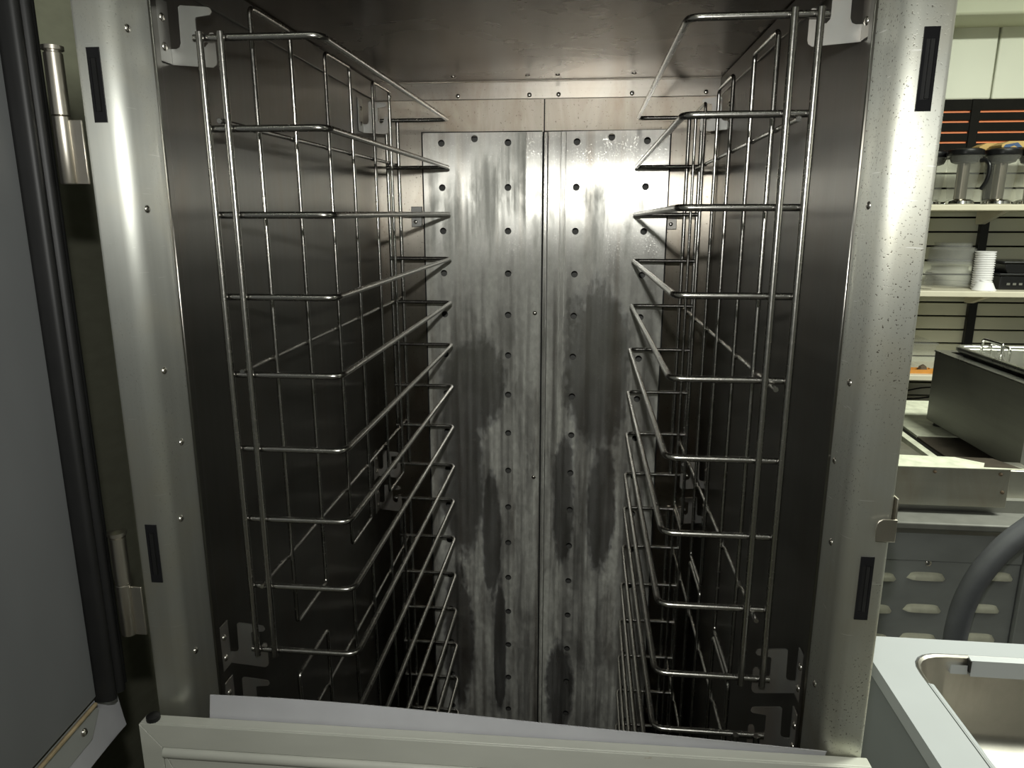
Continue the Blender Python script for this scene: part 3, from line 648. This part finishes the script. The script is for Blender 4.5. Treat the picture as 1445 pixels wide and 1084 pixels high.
# magnet catches in the frame face
for s, J in ((-1, JL), (1, JR)):
    for za, zb_ in ((1.6215, 1.6790), (1.2065, 1.2655)):
        xm = s * 0.3215
        m_ = MB(); y_ = YFR
        m_.box(xm - 0.0055, xm + 0.0055, y_ - 0.0012, y_ - 0.0001, zb_ - 0.008, zb_); m_.box(xm - 0.0055, xm + 0.0055, y_ - 0.0012, y_ - 0.0001, za, za + 0.008)
        m_.box(xm - 0.0055, xm - 0.0032, y_ - 0.0012, y_ - 0.0001, za + 0.008, zb_ - 0.008); m_.box(xm + 0.0032, xm + 0.0055, y_ - 0.0012, y_ - 0.0001, za + 0.008, zb_ - 0.008)
        build(m_, 'magnet_catch', 'black_plastic', J)
        build(MB().box(xm - 0.0030, xm + 0.0030, y_ - 0.0006, y_ - 0.0001, za + 0.008, zb_ - 0.008), 'magnet_bar', 'rubber', J)
        build(MB().box(xm - 0.0006, xm + 0.0022, y_ - 0.0026, y_ - 0.0007, za + 0.0085, zb_ - 0.0085), 'magnet_bar', 'rubber', J)
# strike tab on the right upright
zl = onY(1240, 746, YFR).z
pts = [(0.3245, -0.010), (0.3400, -0.010), (0.3400, 0.010), (0.3285, 0.010), (0.3255, 0.0085), (0.3238, 0.0055), (0.3235, 0.0)]
stk = build(MB().prism([(a, zl + b) for a, b in pts], lambda a, b, t_: (a, t_, b), YFR - 0.0045, YFR - 0.003), 'strike_tab', 'hinge', JR, bevel=0.0004)
build(MB().box(0.3385, 0.3398, YFR - 0.003, YFR + 0.03, zl - 0.010, zl + 0.028), 'strike_leaf', 'hinge', JR, bevel=0.0004)

# back fittings: head strip with screws, seam, perforated panels
hs = build(MB().box(-XW + 0.003, XW - 0.003, YB - 0.0045, YB - 0.0005, 1.7475, 1.7755), 'head_strip', 'trim_steel', cabt, bevel=0.0006)
for x in (-0.272, -0.1498, -0.025, 0.0252, 0.150, 0.2735):
    build(MB().lathe([(0.0040, 0), (0.0040, -0.0012), (0.0026, -0.0026)], (x, YB - 0.0045, 1.7535), 12, 'y'), 'screw', 'screw', hs, smooth=60)
    build(MB().lathe([(0.0040, 0), (0.0040, -0.0010), (0.0025, -0.0018)], (x, YB - 0.048, ZC), 12), 'screw', 'screw', cabt, smooth=60) if abs(x) < 0.2 else None
build(MB().box(0.0000, 0.0022, YB - 0.0012, YB - 0.0002, 1.6925, 1.747), 'seam_gap', 'hole', cabt)
build(MB().box(0.0045, 0.0090, YB - 0.0020, YB - 0.0002, 1.6925, 1.747), 'seam_lip', 'back_steel', cabt)

def perf_panel(name, x0, x1, z0, z1, y0, y1, holes, r, chamfer=0.0):
    """thin sheet between x0 and x1 (depth y0 -> y1) with round holes really cut through"""
    T = 0.0012; bm = bmesh.new()
    def Yat(x): return y0 + (y1 - y0) * (x - x0) / (x1 - x0)
    def loop_(pts_):
        vs = [bm.verts.new((x, 0, z)) for x, z in pts_]
        return [bm.edges.new((vs[i], vs[(i + 1) % len(vs)])) for i in range(len(vs))]
    es = loop_([(x0, z0), (x1, z0), (x1, z1), (x0 + chamfer, z1), (x0, z1 - chamfer)] if chamfer else [(x0, z0), (x1, z0), (x1, z1), (x0, z1)])
    for hx_, hz_ in holes:
        es += loop_([(hx_ + r * math.cos(2 * math.pi * k / 16), hz_ + r * math.sin(2 * math.pi * k / 16)) for k in range(16)])
    bmesh.ops.triangle_fill(bm, use_beauty=True, use_dissolve=False, edges=es)
    for v_ in bm.verts: v_.co.y = Yat(v_.co.x)
    g_ = bmesh.ops.extrude_face_region(bm, geom=bm.faces[:])
    bmesh.ops.translate(bm, verts=[e_ for e_ in g_['geom'] if isinstance(e_, bmesh.types.BMVert)], vec=(0, T, 0))
    bmesh.ops.recalc_face_normals(bm, faces=bm.faces)
    me = bpy.data.meshes.new(name); bm.to_mesh(me); bm.free(); me.materials.append(M['panel'])
    o = bpy.data.objects.new(name, me); COL.objects.link(o); o.parent = cabt
    for v in me.vertices: v.co -= org(cabt)
    ORG[o.name] = org(cabt); return o
HP, HZ, HR = 0.0755, 1.6746, 0.0060
rows = [HZ - HP * k for k in range(18)]
hl = [(x, z) for x in (-0.1793, -0.0614) for z in rows] + [(-0.1203, 1.6815)]
hr_ = [(x, z) for x in (0.0587, 0.178) for z in rows] + [(0.1178, 1.6815)]
# the middle hole of the top row sits a little higher than its neighbours
ZTOP = 1.692
PL = perf_panel('perforated_panel', -0.2125, -0.0015, 0.32, ZTOP, 0.6478, 0.6488, hl, HR, 0.004)
PR = perf_panel('perforated_panel', 0.0095, 0.2155, 0.32, ZTOP, 0.6500, 0.6380, hr_, HR)
build(MB().box(-0.0295, -0.0030, 0.6462, 0.6474, 0.32, ZTOP - 0.001), 'seam_flange', 'panel', PL, bevel=0.0004)
build(MB().box(-0.0010, 0.0015, 0.6485, 0.6500, 0.32, ZTOP), 'seam_gap', 'hole', PL)
gp_ = MB().box(-0.2150, -0.2127, 0.6480, 0.6495, 0.32, ZTOP + 0.0018); gp_.box(-0.2127, -0.0015, 0.6485, 0.6500, ZTOP + 0.0003, ZTOP + 0.0018)
build(gp_, 'edge_shade_strip', 'hole', PL)  # solid dark strips, shade of the panel's edge gap put into colour
gp_ = MB().box(0.2157, 0.2180, 0.6385, 0.6400, 0.32, ZTOP + 0.0018); gp_.box(0.0018, 0.2157, 0.6500, 0.6515, ZTOP + 0.0003, ZTOP + 0.0018)
build(gp_, 'edge_shade_strip', 'hole', PR)  # same painted edge shade round the right panel
build(MB().box(0.0018, 0.0085, 0.6440, 0.6520, 0.32, ZTOP - 0.001), 'seam_rib', 'panel', PR, bevel=0.001)
for x in (0.0300, 0.0385):
    build(MB().box(x, x + 0.0022, 0.6462, 0.6480, 0.32, ZTOP - 0.001), 'pressed_rib', 'panel', PR, bevel=0.0006)
for zz in (1.377, 1.06): build(MB().lathe([(0.0042, 0), (0.004, -0.001), (0.002, -0.002)], (-0.012, 0.6461, zz), 10, 'y'), 'rivet', 'screw', PL, smooth=60)
# clips holding the panels
for s, q in ((-1, (588, 306)), (1, (947, 309))):
    p = onY(*q, 0.655)
    c_ = build(MB().box(p.x - 0.010, p.x + 0.010, 0.6545, 0.6612, p.z - 0.018, p.z + 0.018), 'panel_clip', 'bracket', cabt, bevel=0.0008)
    build(MB().lathe([(0.0036, 0), (0.0036, -0.001), (0.002, -0.002)], (p.x + (-0.002 if s < 0 else 0), 0.6543, p.z - 0.009), 10, 'y'), 'screw', 'screw', c_, smooth=60)

# rack brackets (hook plates)
TP = 0.0762; GAP = 0.0666
ZL, ZR = 1.700, 1.7063
HOOK = [(0.0005, -0.020), (0.0400, -0.023), (0.0430, -0.021), (0.0440, -0.018), (0.0440, 0.0035), (0.0425, 0.0060), (0.0395, 0.0060), (0.0380, 0.0035),
        (0.0370, -0.0030), (0.0340, -0.0058), (0.0300, -0.0055), (0.0275, -0.0025), (0.0270, 0.0000), (0.0270, 0.0175), (0.0280, 0.0190), (0.0410, 0.0205),
        (0.0430, 0.0230), (0.0415, 0.0262), (0.0390, 0.0270), (0.0140, 0.0290), (0.0120, 0.0275), (0.0115, -0.0020), (0.0100, -0.0055), (0.0070, -0.0068), (0.0005, -0.0068)]
def hook_bracket(s, z, front):
    yp = 0.0030 if front else 0.5995
    if not front: yp = 0.5760
    X_ = lambda u_: s * (XW - 0.0002 - u_)
    b_ = build(MB().prism([(X_(a), z + b) for a, b in HOOK], lambda a, b, t_: (a, t_, b), yp + 0.0040, yp + 0.0056), 'rack_bracket', 'bracket', cabt)
    y0, y1 = (yp + 0.0040, yp - 0.0190)
    fl_ = build(MB().prism([(y1, z - 0.020), (y0, z - 0.020), (y0, z + 0.032), (y1, z + 0.032)], lambda a, b, t_: (t_, a, b), X_(0.0005), X_(0.0021)), 'flange', 'bracket', b_, bevel=0.0004)
    for dz in (-0.007, 0.017):
        build(MB().lathe([(0.0038, 0), (0.0036, -s * 0.0008), (0.0016, -s * 0.0020)], (X_(0.0021), (y0 + y1) / 2 + 0.001, z + dz), 10, 'x'), 'screw', 'screw', b_, smooth=60)
for s, zt in ((-1, ZL), (1, ZR)):
    for dz in (0.0, -8 * TP, -8 * TP - GAP):
        hook_bracket(s, zt + dz, True); hook_bracket(s, zt + dz + (0.006 if s < 0 else -0.0018), False)

# hinges of the upper door
def hinge(z0, z1, xq, yq):
    h_ = build(MB().lathe([(0.0065, 0.0), (0.0072, 0.001), (0.0072, (z1 - z0) * 0.49), (0.0066, (z1 - z0) * 0.495)], (xq, yq, z0), 16), 'hinge', 'hinge', cabt, smooth=40)
    build(MB().lathe([(0.0066, 0.0), (0.0072, 0.0006), (0.0072, (z1 - z0) * 0.44), (0.0062, (z1 - z0) * 0.445), (0.0062, (z1 - z0) * 0.46), (0.0085, (z1 - z0) * 0.462), (0.0085, (z1 - z0) * 0.49), (0.004, (z1 - z0) * 0.5)], (xq, yq, z0 + (z1 - z0) * 0.5), 16), 'knuckle', 'hinge', h_, smooth=40)
    build(MB().box(xq + 0.006, -XO - 0.0003, yq - 0.001, yq + 0.0015, z0, z0 + (z1 - z0) * 0.47), 'leaf', 'hinge', h_, bevel=0.0005)
hinge(1.5725, 1.6815, -0.3560, -0.0690)
hinge(1.1500, 1.2580, -0.3560, -0.0690)

# upper door: swung open towards the camera on the left
DZ0, DZ1 = 1.094, 1.815
ud = bpy.data.objects.new('upper_door', None); COL.objects.link(ud); ud.parent = cabt
ud.location = Vector((-0.385, -0.0740, DZ0)) - org(cabt); ud.rotation_euler = (0, 0, math.radians(5.3)); ORG[ud.name] = Vector((0, 0, 0))
tag(ud, 'open door with grey liner and black gasket')
build(MB().box(-0.030, -0.0005, -0.66, -0.0005, 0.0, DZ1 - DZ0), 'door_shell', 'jamb', ud, local=True, bevel=0.003)
build(MB().box(-0.0003, 0.0030, -0.655, -0.0215, 0.003, DZ1 - DZ0), 'inner_liner', 'door_inner', ud, local=True, bevel=0.001)
gp = [(0.0, -0.0205), (0.009, -0.0205)]
for k in range(7): a = math.pi * k / 6; gp.append((0.013 + 0.0050 * math.sin(a), -0.0145 - 0.0055 * math.cos(a)))
gp.append((0.0105, -0.0080))
for k in range(7): a = math.pi * k / 6; gp.append((0.013 + 0.0060 * math.sin(a), -0.0015 - 0.0055 * math.cos(a)))
gp.append((0.0095, 0.0055))
for k in range(7): a = math.pi * k / 6; gp.append((0.009 + 0.0050 * math.sin(a), 0.0105 - 0.0045 * math.cos(a)))
gp += [(0.0, 0.0155)]
build(MB().prism(gp, lambda a, b, t_: (a, b, t_), -0.004, DZ1 - DZ0), 'gasket', 'rubber', ud, local=True, smooth=45)
build(MB().tube([(0.0045, -0.0265, -0.0015), (0.0045, -0.655, -0.0015)], 0.0022, 8), 'bottom_trim', 'brass_trim', ud, local=True, smooth=60)
build(MB().prism([(-0.026, -0.003), (-0.655, -0.003), (-0.655, -0.034), (-0.034, -0.034), (-0.018, -0.014)], lambda a, b, t_: (t_, a, b), -0.0015, 0.0015), 'backing_strip', 'flap_clear', ud, local=True)
fm = MB(); v = []; cols = 14
for i in range(cols + 1):
    y_ = 0.018 - 0.673 * (i / cols) ** 1.5
    for j in range(5):
        t_ = j / 4; v.append((-0.003 + 0.004 * t_ * t_, y_ + (0.004 * t_ if i == 0 else 0), -0.006 - t_ * (0.056 - 0.004 * (1 - math.exp(-i / 3.0)))))
nq = len(v); v += [(a - 0.001, b, c_) for a, b, c_ in v]
f = [(i * 5 + j, i * 5 + j + 1, (i + 1) * 5 + j + 1, (i + 1) * 5 + j) for i in range(cols) for j in range(4)]
f += [tuple(q + nq for q in p)[::-1] for p in f]
per = [i * 5 for i in range(cols + 1)] + [cols * 5 + j for j in range(1, 5)] + [i * 5 + 4 for i in range(cols - 1, -1, -1)] + [j for j in range(3, 0, -1)]
f += [(per[k], per[(k + 1) % len(per)], per[(k + 1) % len(per)] + nq, per[k] + nq) for k in range(len(per))]
fm.add(v, f); build(fm, 'draught_flap', 'flap', ud, local=True, smooth=40)
for y_ in (-0.0445, -0.20, -0.38): build(MB().lathe([(0.0040, 0.0), (0.0040, 0.0012), (0.002, 0.0028)], (0.0015, y_, -0.018), 12, 'x'), 'screw', 'screw', ud, local=True, smooth=60)

# lower door, closed: mitred beige frame
ld = bpy.data.objects.new('lower_door', None); COL.objects.link(ld); ld.parent = cabt
LZ = 1.0690
ld.location = Vector((0, -0.0850, LZ)) - org(cabt); ld.rotation_euler = (0, 0, math.radians(0.85)); ORG[ld.name] = Vector((0, 0, 0))
tag(ld, 'closed lower door with beige mitred frame')
HX = 0.342
build(MB().box(-HX, HX, -0.0005, 0.0115, -0.80, -0.0003), 'door_shell', 'cream_metal', ld, local=True, bevel=0.0012)
bw = 0.021; e = 0.0004
P3 = lambda a, b, t_: (a, t_, b)
build(MB().prism([(-HX + e, -0.0003), (HX - e, -0.0003), (HX - bw, -bw * 1.2), (-HX + bw + e, -bw * 1.2)], P3, -0.0030, -0.0006), 'top_rail', 'cream_metal', ld, local=True, bevel=0.0004)
build(MB().prism([(-HX, -0.0010), (-HX + bw, -bw * 1.2 - 0.0008), (-HX + bw, -0.79), (-HX, -0.80)], P3, -0.0030, -0.0006), 'left_stile', 'cream_metal', ld, local=True, bevel=0.0004)
build(MB().prism([(HX, -0.0010), (HX - bw, -bw * 1.2 - 0.0008), (HX - bw, -0.79), (HX, -0.80)], P3, -0.0030, -0.0006), 'right_stile', 'cream_metal', ld, local=True, bevel=0.0004)
bd = [(-bw * 1.2 - 0.0006, -0.0006)]
for k in range(8): a = math.pi * k / 7; bd.append((-bw * 1.2 - 0.0066 - -0.0060 * math.cos(a), -0.0006 - 0.0058 * math.sin(a)))
bd.append((-bw * 1.2 - 0.0126, -0.0006))
build(MB().prism(bd, lambda a, b, t_: (t_, b, a), -HX + bw + 0.001, HX - bw - 0.001), 'bead', 'cream_metal', ld, local=True, smooth=50)
build(MB().prism([(-HX + bw + 0.004, -bw * 1.2 - 0.0132), (HX - bw - 0.004, -bw * 1.2 - 0.0132), (HX - 0.10, -0.20), (-HX + 0.10, -0.20)], P3, -0.0024, -0.0006), 'inner_rail', 'cream_metal', ld, local=True, bevel=0.0004)
build(MB().prism([(-HX + bw + 0.0006, -bw * 1.2 - 0.0132), (-HX + bw + 0.003, -bw * 1.2 - 0.0132), (-HX + 0.099, -0.20), (-HX + 0.099, -0.78), (-HX + bw + 0.0006, -0.78)], P3, -0.0022, -0.0006), 'inner_stile', 'cream_metal', ld, local=True, bevel=0.0004)
build(MB().lathe([(0.0055, -0.003), (0.0065, 0.0), (0.0065, 0.004), (0.003, 0.006)], (-HX + 0.011, 0.004, 0.0), 12), 'bumper', 'rubber', ld, local=True, smooth=50)
fm = MB(); v = []; cols = 24
for i in range(cols + 1):
    t_ = i / cols; x = -0.2790 + 0.585 * t_; hgt = 0.0235 - 0.020 * t_ ** 1.3 + 0.0008 * math.sin(t_ * 9)
    lean = 0.0025 * math.sin(t_ * 5.0)
    for j in range(4): q = j / 3; v.append((x + (0.003 * q if i == 0 else 0), 0.0130 + lean * q * q, -0.004 + q * (hgt + 0.004)))
nq = len(v); v += [(a, b + 0.0010, c_) for a, b, c_ in v]
f = [(i * 4 + j, i * 4 + j + 1, (i + 1) * 4 + j + 1, (i + 1) * 4 + j) for i in range(cols) for j in range(3)]
f += [tuple(q + nq for q in p)[::-1] for p in f]
per = [i * 4 for i in range(cols + 1)] + [cols * 4 + j for j in range(1, 4)] + [i * 4 + 3 for i in range(cols - 1, -1, -1)] + [2, 1]
f += [(per[k], per[(k + 1) % len(per)], per[(k + 1) % len(per)] + nq, per[k] + nq) for k in range(len(per))]
fm.add(v, f); build(fm, 'draught_flap', 'flap', ld, local=True, smooth=40)

# ------------------------------------------------------------------ wire racks
D = 0.5906
LOOPS = ((0.056, 0.150), (0.256, 0.347), (0.456, 0.548))
def rack(s, z, xi, xo_, xin, up_off, dn_off, cross_sign, tilt, label):
    t = thing('wire_rack', (0, 0, z), label, 'rack', 'wire pan racks in the cabinet')
    t.rotation_euler = (math.atan(tilt / D), 0, 0)
    rail = ext = None
    for k in range(9):
        long_ = k in (0, 8)
        key = ext if long_ else rail
        if key is None:
            xe = xo_ + (0.0085 if long_ else 0.0010)
            p = fillet([(s * xe, 0, 0), (s * xi, 0, 0), (s * xi, D, 0), (s * xe, D, 0)], 0.013, 6)
            o = build(MB().tube(p, 0.0032, 10), 'support_rail', 'wire', t, local=True, smooth=60, at=(0, 0, -TP * k))
            if long_: ext = o
            else: rail = o
        else: share('support_rail', key, t, (0, 0, -TP * k))
    upz = MB().tube([(0, 0, 0.0036), (0, 0, -8 * TP - 0.0036)], 0.0033, 10)
    us = build(upz, 'upright', 'wire', t, local=True, smooth=60, at=(s * xo_, -0.0062, 0))
    for x, y in ((xin, -0.0062), (xo_, D + 0.0062), (xin, D + 0.0062)): share('upright', us, t, (s * x, y, 0))
    ls = None; w_ = LOOPS[0][1] - LOOPS[0][0]; za, zb_ = up_off, -8 * TP - dn_off
    for a, b in LOOPS:
        if ls is None:
            p = fillet([(0, 0, zb_), (0, w_, zb_), (0, w_, za), (0, 0, za)], 0.008, 5, True)
            ls = build(MB().tube(p, 0.0024, 8, True), 'wire_loop', 'wire', t, local=True, smooth=60, at=(s * 0.2440, a, 0))
        else: share('wire_loop', ls, t, (s * 0.2440, a, 0))
    cs = None
    ys = [-0.012] + [y for ab in LOOPS for y in ab] + [D + 0.012]
    for k in (1, 4, 7):
        zz = -TP * k + cross_sign * 0.0056
        if cs is None:
            p = [(0, ys[0], 0)]
            for y in ys[1:-1]: p += [(0.0, y - 0.006, 0.0), (s * -0.0012, y, -0.0014), (0.0, y + 0.006, 0.0)]
            p.append((0, ys[-1], 0))
            cs = build(MB().tube(p, 0.0024, 8), 'cross_wire', 'wire', t, local=True, smooth=60, at=(s * 0.2492, 0, zz))
        else: share('cross_wire', cs, t, (s * 0.2492, 0, zz))
    return t
OFF = 8 * TP + GAP
rack(-1, ZL, 0.1561, 0.2633, 0.2440, 0.0390, 0.002, 1, 0.0059, 'upper left chrome wire rack of pan slides, hung on hook brackets')
rack(1, ZR, 0.1575, 0.2610, 0.2405, 0.002, 0.0385, -1, -0.0018, 'upper right chrome wire rack of pan slides, nearest the sink side')
rack(-1, ZL - OFF, 0.1565, 0.2633, 0.2440, 0.001, 0.0385, -1, 0.0059, 'lower left chrome wire rack, only its top slides showing above the flap')
rack(1, ZR - OFF, 0.1585, 0.2610, 0.2405, 0.018, 0.020, 1, -0.0018, 'lower right chrome wire rack, mostly hidden behind the lower door')
